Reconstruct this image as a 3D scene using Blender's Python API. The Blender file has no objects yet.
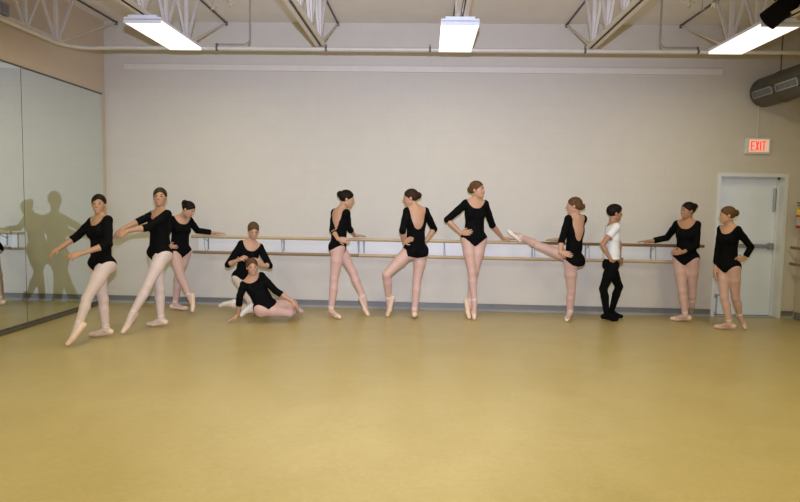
import bpy, bmesh, math, random
import numpy as np
from mathutils import Vector, Matrix

random.seed(7)
scene = bpy.context.scene
COL = scene.collection
PI = math.pi

# ------------------------------------------------------------------ camera
FPX, CAMH = 640.0, 1.605
YAW, PITCH, ROLL = 0.0404, 0.0765, 0.0172
D = 9.54            # depth of the back wall
XL, XR = -4.85, 5.40
ZC = 4.20           # ceiling
YF = -1.6           # front end of the modelled room (behind the camera)

def cam_axes():
    cy, sy = math.cos(YAW), math.sin(YAW)
    f = np.array([-sy*math.cos(PITCH), cy*math.cos(PITCH), -math.sin(PITCH)])
    r = np.array([cy, sy, 0.0])
    u = np.cross(r, f)
    c, s = math.cos(ROLL), math.sin(ROLL)
    return f, c*r + s*u, -s*r + c*u
CF, CR, CU = cam_axes()
CAM = np.array([0, 0, CAMH])

def ray(px, py):
    return CF + CR*((px-400)/FPX) - CU*((py-251)/FPX)
def at_y(px, py, y):
    v = ray(px, py); return CAM + v*(y/v[1])
def at_z(px, py, z):
    v = ray(px, py); return CAM + v*((z-CAMH)/v[2])
def at_x(px, py, x):
    v = ray(px, py); return CAM + v*(x/v[0])

cd = bpy.data.cameras.new('camera')
cd.sensor_width = 36; cd.lens = FPX/800*36; cd.clip_start = 0.02
co = bpy.data.objects.new('camera', cd); COL.objects.link(co)
M = Matrix((CR, CU, -CF)).transposed().to_4x4(); M.translation = Vector(CAM)
co.matrix_world = M
scene.camera = co

# ------------------------------------------------------------------ materials
def mat(name, col, rough=0.6, metal=0.0, emit=None, estr=0.0, spec=None, sheen=0.0):
    m = bpy.data.materials.new(name); m.use_nodes = True
    b = m.node_tree.nodes['Principled BSDF']
    b.inputs['Base Color'].default_value = (*col, 1)
    b.inputs['Roughness'].default_value = rough
    b.inputs['Metallic'].default_value = metal
    if spec is not None: b.inputs['Specular IOR Level'].default_value = spec
    if sheen: b.inputs['Sheen Weight'].default_value = sheen
    if emit:
        b.inputs['Emission Color'].default_value = (*emit, 1)
        b.inputs['Emission Strength'].default_value = estr
    return m
def nodes(m):
    nt = m.node_tree; return nt, nt.nodes, nt.links, nt.nodes['Principled BSDF']
def noisy(m, scale, amount, detail=4, bump=0.0, stretch=None):
    """multiply the base colour with a little procedural variation"""
    nt, N, L, b = nodes(m)
    tc = N.new('ShaderNodeTexCoord'); no = N.new('ShaderNodeTexNoise')
    no.inputs['Scale'].default_value = scale; no.inputs['Detail'].default_value = detail
    src = tc.outputs['Object']
    if stretch:
        mp = N.new('ShaderNodeMapping'); mp.inputs['Scale'].default_value = stretch
        L.new(src, mp.inputs['Vector']); src = mp.outputs['Vector']
    L.new(src, no.inputs['Vector'])
    mr = N.new('ShaderNodeMapRange')
    mr.inputs['From Min'].default_value = 0.3; mr.inputs['From Max'].default_value = 0.7
    mr.inputs['To Min'].default_value = 1-amount; mr.inputs['To Max'].default_value = 1+amount
    L.new(no.outputs['Fac'], mr.inputs['Value'])
    mx = N.new('ShaderNodeVectorMath'); mx.operation = 'SCALE'
    mx.inputs[0].default_value = b.inputs['Base Color'].default_value[:3]
    L.new(mr.outputs['Result'], mx.inputs['Scale'])
    L.new(mx.outputs['Vector'], b.inputs['Base Color'])
    if bump:
        bp = N.new('ShaderNodeBump'); bp.inputs['Strength'].default_value = bump; bp.inputs['Distance'].default_value = 0.01
        L.new(no.outputs['Fac'], bp.inputs['Height']); L.new(bp.outputs['Normal'], b.inputs['Normal'])
    return m

def block_wall(name, col, axes='XZ', line=0.945):
    m = mat(name, col, 0.55, spec=0.3)
    nt, N, L, b = nodes(m)
    tc = N.new('ShaderNodeTexCoord'); sp = N.new('ShaderNodeSeparateXYZ'); cb = N.new('ShaderNodeCombineXYZ')
    L.new(tc.outputs['Object'], sp.inputs[0])
    L.new(sp.outputs['X' if axes == 'XZ' else 'Y'], cb.inputs['X']); L.new(sp.outputs['Z'], cb.inputs['Y'])
    br = N.new('ShaderNodeTexBrick')
    br.inputs['Scale'].default_value = 1.0
    br.inputs['Brick Width'].default_value = 0.4064; br.inputs['Row Height'].default_value = 0.2032
    br.inputs['Mortar Size'].default_value = 0.005; br.inputs['Mortar Smooth'].default_value = 0.6
    br.offset = 0.5
    br.inputs['Color1'].default_value = (1, 1, 1, 1); br.inputs['Color2'].default_value = (.985, .985, .985, 1)
    br.inputs['Mortar'].default_value = (0, 0, 0, 1)
    L.new(cb.outputs[0], br.inputs['Vector'])
    # painted-over joints: they show more in some places than in others
    no = N.new('ShaderNodeTexNoise'); no.inputs['Scale'].default_value = 1.1; no.inputs['Detail'].default_value = 3
    L.new(tc.outputs['Object'], no.inputs['Vector'])
    mr = N.new('ShaderNodeMapRange'); mr.inputs['From Min'].default_value = .35; mr.inputs['From Max'].default_value = .65
    mr.inputs['To Min'].default_value = 0.2; mr.inputs['To Max'].default_value = 1.0
    L.new(no.outputs['Fac'], mr.inputs['Value'])
    mul = N.new('ShaderNodeMath'); mul.operation = 'MULTIPLY'
    L.new(br.outputs['Fac'], mul.inputs[0]); L.new(mr.outputs['Result'], mul.inputs[1])
    mix = N.new('ShaderNodeMix'); mix.data_type = 'RGBA'
    mix.inputs['A'].default_value = (*col, 1); mix.inputs['B'].default_value = (*[c*line for c in col], 1)
    L.new(mul.outputs[0], mix.inputs['Factor'])
    n2 = N.new('ShaderNodeTexNoise'); n2.inputs['Scale'].default_value = 5; n2.inputs['Detail'].default_value = 5
    L.new(tc.outputs['Object'], n2.inputs['Vector'])
    m2 = N.new('ShaderNodeMapRange'); m2.inputs['To Min'].default_value = .965; m2.inputs['To Max'].default_value = 1.035
    L.new(n2.outputs['Fac'], m2.inputs['Value'])
    vm = N.new('ShaderNodeVectorMath'); vm.operation = 'SCALE'
    L.new(mix.outputs['Result'], vm.inputs[0]); L.new(m2.outputs['Result'], vm.inputs['Scale'])
    L.new(vm.outputs['Vector'], b.inputs['Base Color'])
    bp = N.new('ShaderNodeBump'); bp.invert = True; bp.inputs['Strength'].default_value = .18; bp.inputs['Distance'].default_value = .004
    L.new(mul.outputs[0], bp.inputs['Height']); L.new(bp.outputs['Normal'], b.inputs['Normal'])
    return m

def floor_mat():
    m = mat('vinyl_floor', (0.50, 0.38, 0.175), 0.34, spec=0.38)
    nt, N, L, b = nodes(m)
    tc = N.new('ShaderNodeTexCoord')
    n1 = N.new('ShaderNodeTexNoise'); n1.inputs['Scale'].default_value = 1.3; n1.inputs['Detail'].default_value = 6; n1.inputs['Distortion'].default_value = 1.2
    n2 = N.new('ShaderNodeTexNoise'); n2.inputs['Scale'].default_value = 9; n2.inputs['Detail'].default_value = 6; n2.inputs['Distortion'].default_value = 2.5
    for n in (n1, n2): L.new(tc.outputs['Object'], n.inputs['Vector'])
    ad = N.new('ShaderNodeMath'); ad.operation = 'ADD'
    L.new(n1.outputs['Fac'], ad.inputs[0]); L.new(n2.outputs['Fac'], ad.inputs[1])
    cr = N.new('ShaderNodeValToRGB')
    e = cr.color_ramp.elements
    e[0].position = .36; e[0].color = FLOOR_A
    e[1].position = .64; e[1].color = FLOOR_B
    hv = N.new('ShaderNodeMath'); hv.operation = 'MULTIPLY'; hv.inputs[1].default_value = .5
    L.new(ad.outputs[0], hv.inputs[0]); L.new(hv.outputs[0], cr.inputs['Fac'])
    L.new(cr.outputs['Color'], b.inputs['Base Color'])
    mr = N.new('ShaderNodeMapRange'); mr.inputs['To Min'].default_value = .24; mr.inputs['To Max'].default_value = .40
    L.new(n2.outputs['Fac'], mr.inputs['Value']); L.new(mr.outputs['Result'], b.inputs['Roughness'])
    return m
FLOOR_A = (0.435, 0.338, 0.148, 1); FLOOR_B = (0.500, 0.398, 0.190, 1)

WALLC = (0.620, 0.580, 0.520)
MT = {}
MT['wall'] = block_wall('painted_block', WALLC, 'XZ')
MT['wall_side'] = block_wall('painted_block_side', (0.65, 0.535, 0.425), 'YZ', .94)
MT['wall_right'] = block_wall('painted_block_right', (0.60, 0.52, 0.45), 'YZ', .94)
MT['floor'] = floor_mat()
MT['ceil'] = noisy(mat('ceiling_deck', (0.80, 0.76, 0.74), .7), 2, .04)
MT['joist'] = noisy(mat('joist_paint', (0.70, 0.66, 0.63), .5), 6, .04)
MT['base'] = noisy(mat('grey_vinyl_base', (0.19, 0.185, 0.18), .4), 8, .06)
MT['basetoe'] = mat('pale_floor_edge', (0.34, 0.345, 0.36), .22)
MT['rubber'] = noisy(mat('dark_rail', (0.11, 0.10, 0.09), .45), 12, .15)
MT['strip'] = noisy(mat('raceway_paint', (0.72, 0.67, 0.62), .45), 8, .03)
MT['white'] = mat('white_board', (0.74, 0.74, 0.76), .4)
MT['door'] = noisy(mat('door_paint', (0.80, 0.87, 0.99), .4), 4, .02)
MT['frame'] = noisy(mat('door_frame_paint', (0.74, 0.76, 0.80), .35), 4, .02)
MT['dark'] = mat('dark_gap', (0.05, 0.05, 0.05), .6)
MT['steel'] = mat('brushed_steel', (0.45, 0.45, 0.46), .35, .9)
MT['grey'] = mat('grey_metal', (0.30, 0.31, 0.33), .4, .3)
MT['galv'] = noisy(mat('galvanised_duct', (0.075, 0.072, 0.058), .55, .15), 6, .08)
MT['register'] = noisy(mat('register_grey', (0.20, 0.21, 0.24), .4, .3), 40, .25, stretch=(1, 6, 1))
MT['pipe'] = noisy(mat('pipe_paint', (0.66, 0.62, 0.56), .45), 8, .05)
MT['conduit'] = mat('conduit', (0.42, 0.40, 0.38), .4, .5)
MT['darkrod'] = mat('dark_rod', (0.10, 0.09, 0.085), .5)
MT['black'] = mat('black_metal', (0.005, 0.005, 0.005), .8, spec=.1)
MT['lens'] = mat('lens_glass', (0.05, 0.05, 0.06), .08)
MT['fixture'] = mat('fixture_white', (0.78, 0.82, 0.92), .4)
MT['tube'] = mat('lit_diffuser', (1, 1, 1), .5, emit=(1.0, 0.96, 0.84), estr=1.2)
MT['signbox'] = mat('sign_box', (0.72, 0.72, 0.68), .4)
MT['signface'] = mat('sign_face', (0.95, 0.72, 0.62), .4, emit=(1.0, 0.55, 0.40), estr=.35)
MT['signred'] = mat('sign_red', (0.85, 0.05, 0.04), .4, emit=(1.0, 0.06, 0.04), estr=.6)
MT['red'] = mat('extinguisher_red', (0.45, 0.03, 0.03), .3)
MT['yellow'] = mat('yellow_label', (0.75, 0.55, 0.06), .5)
MT['paper'] = mat('paper_label', (0.75, 0.72, 0.68), .6)
MT['crystal'] = mat('clear_crystal', (0.9, 0.93, 0.95), .06, .85)
MT['mirrorback'] = mat('mirror_edge', (0.10, 0.12, 0.11), .4)
mm = mat('mirror_glass', (0.775, 0.845, 0.81), 0.0, 1.0); MT['mirror'] = mm
def wood(name, c1, c2):
    m = mat(name, c1, .35)
    nt, N, L, b = nodes(m)
    tc = N.new('ShaderNodeTexCoord'); mp = N.new('ShaderNodeMapping'); mp.inputs['Scale'].default_value = (1.2, 30, 30)
    no = N.new('ShaderNodeTexNoise'); no.inputs['Scale'].default_value = 2; no.inputs['Detail'].default_value = 4
    cr = N.new('ShaderNodeValToRGB'); e = cr.color_ramp.elements
    e[0].position = .35; e[0].color = (*c1, 1); e[1].position = .65; e[1].color = (*c2, 1)
    L.new(tc.outputs['Object'], mp.inputs['Vector']); L.new(mp.outputs['Vector'], no.inputs['Vector'])
    L.new(no.outputs['Fac'], cr.inputs['Fac']); L.new(cr.outputs['Color'], b.inputs['Base Color'])
    return m
MT['wood'] = wood('barre_wood', (0.50, 0.36, 0.20), (0.60, 0.45, 0.27))
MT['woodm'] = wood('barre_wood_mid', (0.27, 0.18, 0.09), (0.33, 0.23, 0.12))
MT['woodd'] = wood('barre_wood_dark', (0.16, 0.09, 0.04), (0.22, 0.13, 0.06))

# ------------------------------------------------------------------ mesh helpers
class MB:
    """collects simple shapes and links them as ONE mesh object"""
    def __init__(self): self.v = []; self.f = []; self.mi = []; self.cur = 0
    def slot(self, i): self.cur = i; return self
    def add(self, vs, fs):
        b = len(self.v); self.v += [tuple(map(float, p)) for p in vs]
        self.f += [tuple(b+i for i in f) for f in fs]; self.mi += [self.cur]*len(fs); return self
    def box(self, lo, hi, bev=0.0):
        x0, y0, z0 = lo; x1, y1, z1 = hi
        if bev <= 0:
            vs = [(x, y, z) for x in (x0, x1) for y in (y0, y1) for z in (z0, z1)]
            return self.add(vs, [(0,1,3,2),(4,6,7,5),(0,4,5,1),(2,3,7,6),(0,2,6,4),(1,5,7,3)])
        bm = bmesh.new(); bmesh.ops.create_cube(bm, size=1)
        for v in bm.verts:
            v.co = Vector((x0 if v.co.x < 0 else x1, y0 if v.co.y < 0 else y1, z0 if v.co.z < 0 else z1))
        bmesh.ops.bevel(bm, geom=bm.edges[:], offset=bev, segments=2, affect='EDGES', profile=.5)
        bm.verts.index_update()
        self.add([v.co[:] for v in bm.verts], [tuple(v.index for v in f.verts) for f in bm.faces]); bm.free(); return self
    def tube(self, pts, r, n=12, caps=True, flat=None):
        pts = [np.array(p, float) for p in pts]; rs = r if isinstance(r, (list, tuple)) else [r]*len(pts)
        vs, fs = [], []; prev = None
        for i, p in enumerate(pts):
            t = (pts[min(i+1, len(pts)-1)] - pts[max(i-1, 0)]); t /= np.linalg.norm(t)
            if prev is None:
                a = np.array([0, 0, 1.]) if abs(t[2]) < .9 else np.array([1., 0, 0])
            else: a = prev
            a = a - t*(a@t); a /= np.linalg.norm(a); prev = a; b = np.cross(t, a)
            for k in range(n):
                th = 2*PI*(k+.5)/n
                vs.append(p + rs[i]*(math.cos(th)*a + math.sin(th)*b))
        for i in range(len(pts)-1):
            for k in range(n):
                k2 = (k+1) % n
                fs.append((i*n+k, i*n+k2, (i+1)*n+k2, (i+1)*n+k))
        if caps: fs += [tuple(range(n-1, -1, -1)), tuple((len(pts)-1)*n+k for k in range(n))]
        return self.add(vs, fs)
    def bar(self, a, b, w, h):
        """rectangular bar from a to b, w across, h in the other direction"""
        a = np.array(a, float); b = np.array(b, float); t = b-a; t /= np.linalg.norm(t)
        up = np.array([0, 0, 1.]) if abs(t[2]) < .97 else np.array([0, 1., 0])
        s = np.cross(t, up); s /= np.linalg.norm(s); u = np.cross(s, t)
        vs = [q + s*w/2*i + u*h/2*j for q in (a, b) for i in (-1, 1) for j in (-1, 1)]
        return self.add(vs, [(0,1,3,2),(4,6,7,5),(0,4,5,1),(2,3,7,6),(0,2,6,4),(1,5,7,3)])
    def lathe(self, prof, c, axis='Z', n=24):
        vs, fs = [], []
        for r, h in prof:
            for k in range(n):
                th = 2*PI*k/n; a, b = r*math.cos(th), r*math.sin(th)
                p = {'Z': (a, b, h), 'Y': (a, h, b), 'X': (h, a, b)}[axis]
                vs.append((c[0]+p[0], c[1]+p[1], c[2]+p[2]))
        for i in range(len(prof)-1):
            for k in range(n):
                k2 = (k+1) % n; fs.append((i*n+k, i*n+k2, (i+1)*n+k2, (i+1)*n+k))
        fs += [tuple(range(n)), tuple((len(prof)-1)*n+k for k in range(n))]
        return self.add(vs, fs)
    def build(self, name, mats, parent=None, smooth=False, origin=None):
        me = bpy.data.meshes.new(name)
        o0 = np.array(origin if origin is not None else (0, 0, 0), float)
        me.from_pydata([tuple(np.array(p)-o0) for p in self.v], [], self.f)
        if not isinstance(mats, (list, tuple)): mats = [mats]
        for m in mats: me.materials.append(m)
        me.polygons.foreach_set('material_index', self.mi)
        bm = bmesh.new(); bm.from_mesh(me); bmesh.ops.recalc_face_normals(bm, faces=bm.faces[:]); bm.to_mesh(me); bm.free()
        if smooth:
            me.polygons.foreach_set('use_smooth', [True]*len(me.polygons))
            me.set_sharp_from_angle(angle=math.radians(40))
        o = bpy.data.objects.new(name, me); COL.objects.link(o)
        o.location = o0
        if parent is not None:
            o.parent = parent; o.location = o0 - np.array(parent.location)
        return o
def tag(o, label=None, cat=None, group=None, kind=None):
    if label: o['label'] = label
    if cat: o['category'] = cat
    if group: o['group'] = group
    if kind: o['kind'] = kind
    return o
def empty(name, loc):
    o = bpy.data.objects.new(name, None); COL.objects.link(o); o.location = loc; o.empty_display_size = .1
    return o
def struct(name, mb, m, parent=None):
    o = mb.build(name, m, parent)
    if parent is None: o['kind'] = 'structure'
    return o
def copy_tree(o, parent=None):
    c = o.copy(); COL.objects.link(c); c.parent = parent
    for ch in list(o.children): copy_tree(ch, c)
    return c
def arc(c, u, v, r, a0, a1, n=6):
    c, u, v = map(np.array, (c, u, v))
    return [c + r*(math.cos(a0+(a1-a0)*i/n)*u + math.sin(a0+(a1-a0)*i/n)*v) for i in range(n+1)]
# ------------------------------------------------------------------ the room
def quad_wall(name, m, lo, hi): return struct(name, MB().box(lo, hi), m)

struct('floor', MB().box((XL-.12, YF, -.1), (XR+.12, D+.3, 0)), MT['floor'])
struct('ceiling', MB().box((XL-.12, YF, ZC), (XR+.12, D+.12, ZC+.1)), MT['ceil'])
DX0, DX1, DZ = 4.262, 5.165, 2.055          # door opening
w = MB()
w.box((XL-.12, D, 0), (DX0-.04, D+.3, ZC)); w.box((DX1+.04, D, 0), (XR+.12, D+.3, ZC)); w.box((DX0-.04, D, DZ+.04), (DX1+.04, D+.3, ZC))
struct('wall_back', w, MT['wall'])
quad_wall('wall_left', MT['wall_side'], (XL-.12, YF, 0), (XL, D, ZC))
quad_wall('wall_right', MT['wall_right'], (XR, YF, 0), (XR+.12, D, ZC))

def base_run(name, x0, x1):
    b = MB().box((x0, D-.012, .016), (x1, D, .105)); b.box((x0, D-.02, .088), (x1, D, .105))
    o = struct(name, b, MT['base'])
    t = MB(); y = D-.012
    t.add([(x0, y-.04, .001), (x1, y-.04, .001), (x1, y, .03), (x0, y, .03), (x0, y, .001), (x1, y, .001)],
          [(0,1,2,3), (0,3,4), (1,5,2), (2,5,4,3), (0,4,5,1)])
    t.build('baseboard_toe', MT['basetoe'], o)
    return o
base_run('baseboard_back', XL, DX0-.055)
base_run('baseboard_back.001', DX1+.055, XR)
struct('baseboard_right', MB().box((XR-.014, YF, 0), (XR, D-.06, .105)), MT['base'])

# white painted raceway along the back wall
struct('trim_1', MB().box((-4.535, D-.03, 3.497), (4.20, D, 3.583), .006), MT['strip'])

# ---- exit door
d = MB()
fw = .052
d.box((DX0-fw, D-.022, 0), (DX0, D+.2, DZ)); d.box((DX1, D-.022, 0), (DX1+fw, D+.2, DZ)); d.box((DX0-fw, D-.022, DZ), (DX1+fw, D+.2, DZ+fw))
door = struct('door_1', d, MT['frame'])
YS = D+.15
MB().box((DX0+.004, YS, .012), (DX1-.004, YS+.045, DZ-.004)).build('door_slab', MT['door'], door)
MB().box((DX0, YS+.05, 0), (DX1, YS+.06, .012)).box((DX0, D-.02, 0), (DX1, YS+.05, .006)).build('threshold', MT['steel'], door)
st = MB().box((DX1-.03, YS-.03, 0), (DX1, YS, DZ)).box((DX0, YS-.03, DZ-.03), (DX1, YS, DZ)).build('door_stop', MT['frame'], door)
pb = MB().box((DX0+.08, YS-.075, 1.02), (DX1-.05, YS-.035, 1.075), .01)
pbo = pb.build('panic_bar', MT['grey'], door)
MB().box((DX1-.115, YS-.085, 1.0), (DX1-.05, YS, 1.095), .012).build('bar_housing', MT['grey'], pbo)
MB().box((DX0+.05, YS-.085, .99), (DX0+.13, YS, 1.105), .012).build('bar_housing', MT['steel'], pbo)
for z in (.28, 1.02, 1.72):
    MB().tube([(DX1-.008, YS-.012, z-.055), (DX1-.008, YS-.012, z+.055)], .009).build('hinge', MT['steel'], door)
MB().box((DX1-.07, YS-.045, 1.56), (DX1-.045, YS-.005, 1.90), .006).build('vertical_rod_cover', MT['steel'], door)
# kick-down holder on the latch side
yk = D-.03
k = MB().box((DX0-.012, yk-.012, .285), (DX0+.03, yk+.01, .335), .004)
k.tube([(DX0+.06, yk-.02, .325), (DX0+.035, yk-.022, .33), (DX0+.012, yk-.024, .30), (DX0+.004, yk-.03, .06)], .010)
k.tube([(DX0+.004, yk-.03, .075), (DX0+.004, yk-.03, .03)], .016)
k.build('door_holder', MT['grey'], door)

# ---- mirrors on the left wall
MZ0, MZ1 = .064, 3.115
ym = D-.11
labels = ['tall wall mirror panel on the left wall next to the room corner',
          'tall wall mirror panel cut off by the left edge of the photo',
          'tall wall mirror panel nearest the camera']
for i in range(2):
    y1 = ym-1.90*i; y0 = y1-1.896
    r = empty('wall_mirror', (XL+.006, (y0+y1)/2, MZ0))
    MB().box((XL+.0005, y0, MZ0), (XL+.007, y1, MZ1)).build('backing', MT['mirrorback'], r)
    g = MB().add([(XL+.0085, y0+.003, MZ0+.002), (XL+.0085, y1-.003, MZ0+.002), (XL+.0085, y1-.003, MZ1-.002), (XL+.0085, y0+.003, MZ1-.002)], [(0,1,2,3)])
    g.build('mirror_glass', MT['mirror'], r)
    MB().box((XL, y0, MZ1), (XL+.016, y1, MZ1+.018)).build('top_channel', MT['rubber'], r)
    tag(r, labels[i], 'mirror', 'wall mirrors on the left wall')
struct('baseboard_left', MB().box((XL, YF, 0), (XL+.035, ym+.02, .040), .005).box((XL, YF, .038), (XL+.016, ym+.02, .064)), MT['rubber'])

# ---- barre on the back wall
YB = D-.22
def zrail(px, py): return at_y(px, py, YB)[2]
ZU, ZL_ = 1.047, .815
def barre(x0, x1, brackets, label, board=None, bx=None):
    r = empty('ballet_barre', ((x0+x1)/2, D, .75))
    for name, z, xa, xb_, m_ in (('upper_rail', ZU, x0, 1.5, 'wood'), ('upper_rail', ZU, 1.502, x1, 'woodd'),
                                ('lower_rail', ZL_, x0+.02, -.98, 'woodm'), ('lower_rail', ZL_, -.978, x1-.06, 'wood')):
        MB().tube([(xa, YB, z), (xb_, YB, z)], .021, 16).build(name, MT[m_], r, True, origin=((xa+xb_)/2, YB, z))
    for x in brackets:
        b = MB().box((x-.01, D-.030, ZL_+.03), (x+.01, D-.022, ZU-.03))
        b.tube([(x, D-.028, ZL_+.14), (x, YB+.05, ZU-.04), (x, YB, ZU-.018)], .005, 8)
        b.tube([(x, D-.026, ZL_+.035), (x, YB+.04, ZL_-.03), (x, YB, ZL_-.018)], .005, 8)
        b.tube([(x, YB, ZU-.018), (x+.015, YB+.02, ZL_+.018)], .0045, 8)
        b.build('bracket', MT['grey'], r)
    if board:
        MB().box((board[0], D-.02, ZL_-.015), (board[1], D, ZU+.0), .003).build('back_board', MT['white'], r)
    tag(r, label, 'barre')
    return r
barre(-3.47, 3.98, (-3.28, -2.13, -1.0, -.92, .27, 1.57, 2.35, 3.3),
      'long double wooden ballet barre with white backing board on the back wall', board=(-3.44, 3.62))
# short barre on the right wall, seen at its end
r = empty('ballet_barre', (XR, 7.4, .75))
xb = XR-.15
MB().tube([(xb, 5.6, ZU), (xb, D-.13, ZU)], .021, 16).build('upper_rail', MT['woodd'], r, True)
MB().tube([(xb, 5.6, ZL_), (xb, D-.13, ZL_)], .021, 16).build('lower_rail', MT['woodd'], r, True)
for y in (6.0, 7.4, 8.9):
    b = MB().box((XR-.016, y-.02, ZL_-.09), (XR, y+.02, ZU+.02))
    b.tube([(XR-.01, y, ZU-.09), (xb+.05, y, ZU-.04), (xb, y, ZU-.018)], .0075, 8)
    b.tube([(XR-.01, y, ZL_-.08), (xb+.05, y, ZL_-.04), (xb, y, ZL_-.018)], .0075, 8)
    b.build('bracket', MT['grey'], r)
tag(r, 'dark wooden double ballet barre on the right wall beside the door', 'barre')

# ---- exit sign
ex = empty('exit_sign', (4.755, D, 2.48))
EZ0, EZ1, EX0, EX1 = 2.382, 2.610, 4.555, 4.910
MB().box((EX0, D-.06, EZ0), (EX1, D-.0, EZ1), .008).build('sign_box', MT['signbox'], ex)
MB().box((EX0+.055, D-.064, EZ0+.03), (EX1-.025, D-.0595, EZ1-.025)).build('sign_face', MT['signface'], ex)
def stroke_letters():
    mb = MB(); y0, y1 = D-.069, D-.0635
    h = .135; zb = EZ0+.045; x = EX0+.075; wd = .052; gap = .012; s = .015
    def bx(xa, za, xb_, zb_): mb.box((x+xa, y0, zb+za), (x+xb_, y1, zb+zb_))
    bx(0, 0, s, h); bx(0, 0, wd, s); bx(0, h-s, wd, h); bx(0, h/2-s/2, wd*.85, h/2+s/2)            # E
    x += wd+gap
    for sg in (0, 1):                                                                             # X
        a = (x+(s/2 if sg == 0 else wd-s/2), zb); b = (x+(wd-s/2 if sg == 0 else s/2), zb+h)
        vs = []
        for yy in (y0, y1):
            vs += [(a[0]-s*.55, yy, a[1]), (a[0]+s*.55, yy, a[1]), (b[0]+s*.55, yy, b[1]), (b[0]-s*.55, yy, b[1])]
        mb.add(vs, [(0,1,2,3), (4,7,6,5), (0,4,5,1), (1,5,6,2), (2,6,7,3), (3,7,4,0)])
    x += wd+gap
    bx(0, 0, s*1.1, h); x += s*1.1+gap                                                            # I
    bx(0, h-s, wd, h); bx(wd/2-s/2, 0, wd/2+s/2, h)                                               # T
    return mb
stroke_letters().build('sign_lettering', MT['signred'], ex)
tag(ex, 'lit red and white EXIT sign above the door', 'exit sign')
tag(MB().tube([(4.735, D-.014, EZ1+.002), (4.735, D-.014, 3.36)], .011, 8).build('sign_conduit', MT['pipe'], None, True),
    'thin vertical conduit running up the wall from the exit sign', 'conduit')

# ---- fire extinguisher on the right wall
c = (XR-.115, 9.25)
fe = empty('fire_extinguisher', (c[0], c[1], 1.33))
MB().lathe([(.0, 1.33), (.065, 1.33), (.074, 1.345), (.074, 1.57), (.055, 1.61), (.022, 1.63), (.0, 1.63)], (*c, 0)).build('cylinder', MT['red'], fe, True)
MB().lathe([(.075, 1.52), (.0752, 1.575), (.06, 1.606), (.0595, 1.605)], (*c, 0)).build('yellow_band', MT['yellow'], fe, True)
MB().lathe([(.075, 1.37), (.0752, 1.49), (.0752, 1.49), (.075, 1.37)], (*c, 0)).build('paper_label', MT['paper'], fe, True)
MB().lathe([(.0, 1.62), (.022, 1.62), (.022, 1.66), (.0, 1.66)], (*c, 0)).bar((c[0]+.03, c[1], 1.665), (c[0]-.08, c[1], 1.69), .02, .012).bar((c[0]+.03, c[1], 1.65), (c[0]-.08, c[1], 1.65), .02, .01).build('valve_handle', MT['black'], fe)
MB().tube([(c[0], c[1]-.02, 1.64), (c[0], c[1]-.09, 1.60), (c[0], c[1]-.10, 1.48), (c[0], c[1]-.085, 1.37)], .011, 8).build('hose', MT['black'], fe, True)
MB().box((XR-.045, c[1]-.03, 1.38), (XR, c[1]+.03, 1.6)).build('wall_mount', MT['grey'], fe)
tag(fe, 'red fire extinguisher with yellow band hanging on the right wall', 'fire extinguisher')

# ---- roof joists: the top chord runs to the back wall, the bottom chord stops short of it
ZJ, YJ = 3.515, 8.08
def joist(x, y0, zb, label):
    r = empty('roof_joist', (x, YJ, zb))
    zt = ZC-.004
    def chord(z0, z1, name, ya, yb, m_):
        m = MB()
        for s in (-1, 1):
            m.box((x+s*.012-.004, ya, z0), (x+s*.012+.004, yb, z1))
            xa, xb_ = sorted((x+s*.008, x+s*.068))
            zz = z0 if name == 'bottom_chord' else z1-.008
            m.box((xa, ya, zz), (xb_, yb, zz+.008))
        m.build(name, m_, r)
    chord(zb, zb+.055, 'bottom_chord', y0, YJ, MT['joist'])
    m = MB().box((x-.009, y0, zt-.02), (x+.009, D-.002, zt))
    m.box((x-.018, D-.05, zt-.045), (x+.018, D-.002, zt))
    m.build('top_chord', MT['darkrod'], r)  # dark colour paints in the shade under the deck
    step = .62; y = YJ-.12
    while y > max(y0+.1, 4.5):
        MB().bar((x, y, zb+.03), (x, y, zt-.02), .042, .040).build('web_member', MT['joist'], r)
        MB().bar((x, y+.03, zb+.03), (x, y+.41, zt-.02), .030, .030).build('web_member', MT['joist'], r)
        MB().bar((x, y-.03, zb+.03), (x, y-.41, zt-.02), .030, .030).build('web_member', MT['joist'], r)
        y -= step
    MB().bar((x, YJ-.03, zb+.03), (x, D-.06, zt-.03), .020, .020).build('end_strut', MT['pipe'], r)
    tag(r, label, 'roof joist', 'white open-web roof joists')
    return r
JX = [-4.65, -3.0, -1.35, .32, 1.96, 3.58]
JL = ['white open-web roof joist running close along the mirror wall', 'white open-web roof joist carrying the left ceiling light',
      'white open-web roof joist between the left and centre ceiling lights', 'white open-web roof joist carrying the centre ceiling light',
      'white open-web roof joist between the centre and right ceiling lights', 'white open-web roof joist carrying the right ceiling light']
for x, l in zip(JX, JL): joist(x, YF+.2, ZJ, l)

# ---- pipe slung under the ends of the joists
PY, PZ = YJ-.03, 3.478
PP = [(-4.52, 3.0, PZ-.02), (-4.52, PY-.30, PZ-.02)] + \
     [tuple(p) for p in arc((-4.22, PY-.30, PZ-.015), (-1, 0, 0), (0, 1, .02), .30, .15, PI/2, 6)] + [(-3.9, PY, PZ), (XR-.012, PY, PZ)]
pr = empty('water_pipe', (0, PY, PZ))
MB().tube(PP, .023, 12).build('pipe', MT['pipe'], pr, True)
for px in (217, 326, 430, 585, 698):
    x = at_y(px, 50, PY)[0]
    c = MB().tube([(x-.012, PY, PZ), (x+.012, PY, PZ)], .029, 12)
    c.box((x-.008, PY-.008, PZ+.025), (x+.008, PY+.008, PZ+.06))
    c.build('pipe_clamp', MT['darkrod'], pr)
tag(pr, 'long painted pipe slung below the joists in front of the back wall', 'pipe')
CL = ['thin bent conduit dropping from the ceiling right of the left light', 'thin bent conduit dropping from the ceiling left of the right light']
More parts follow.
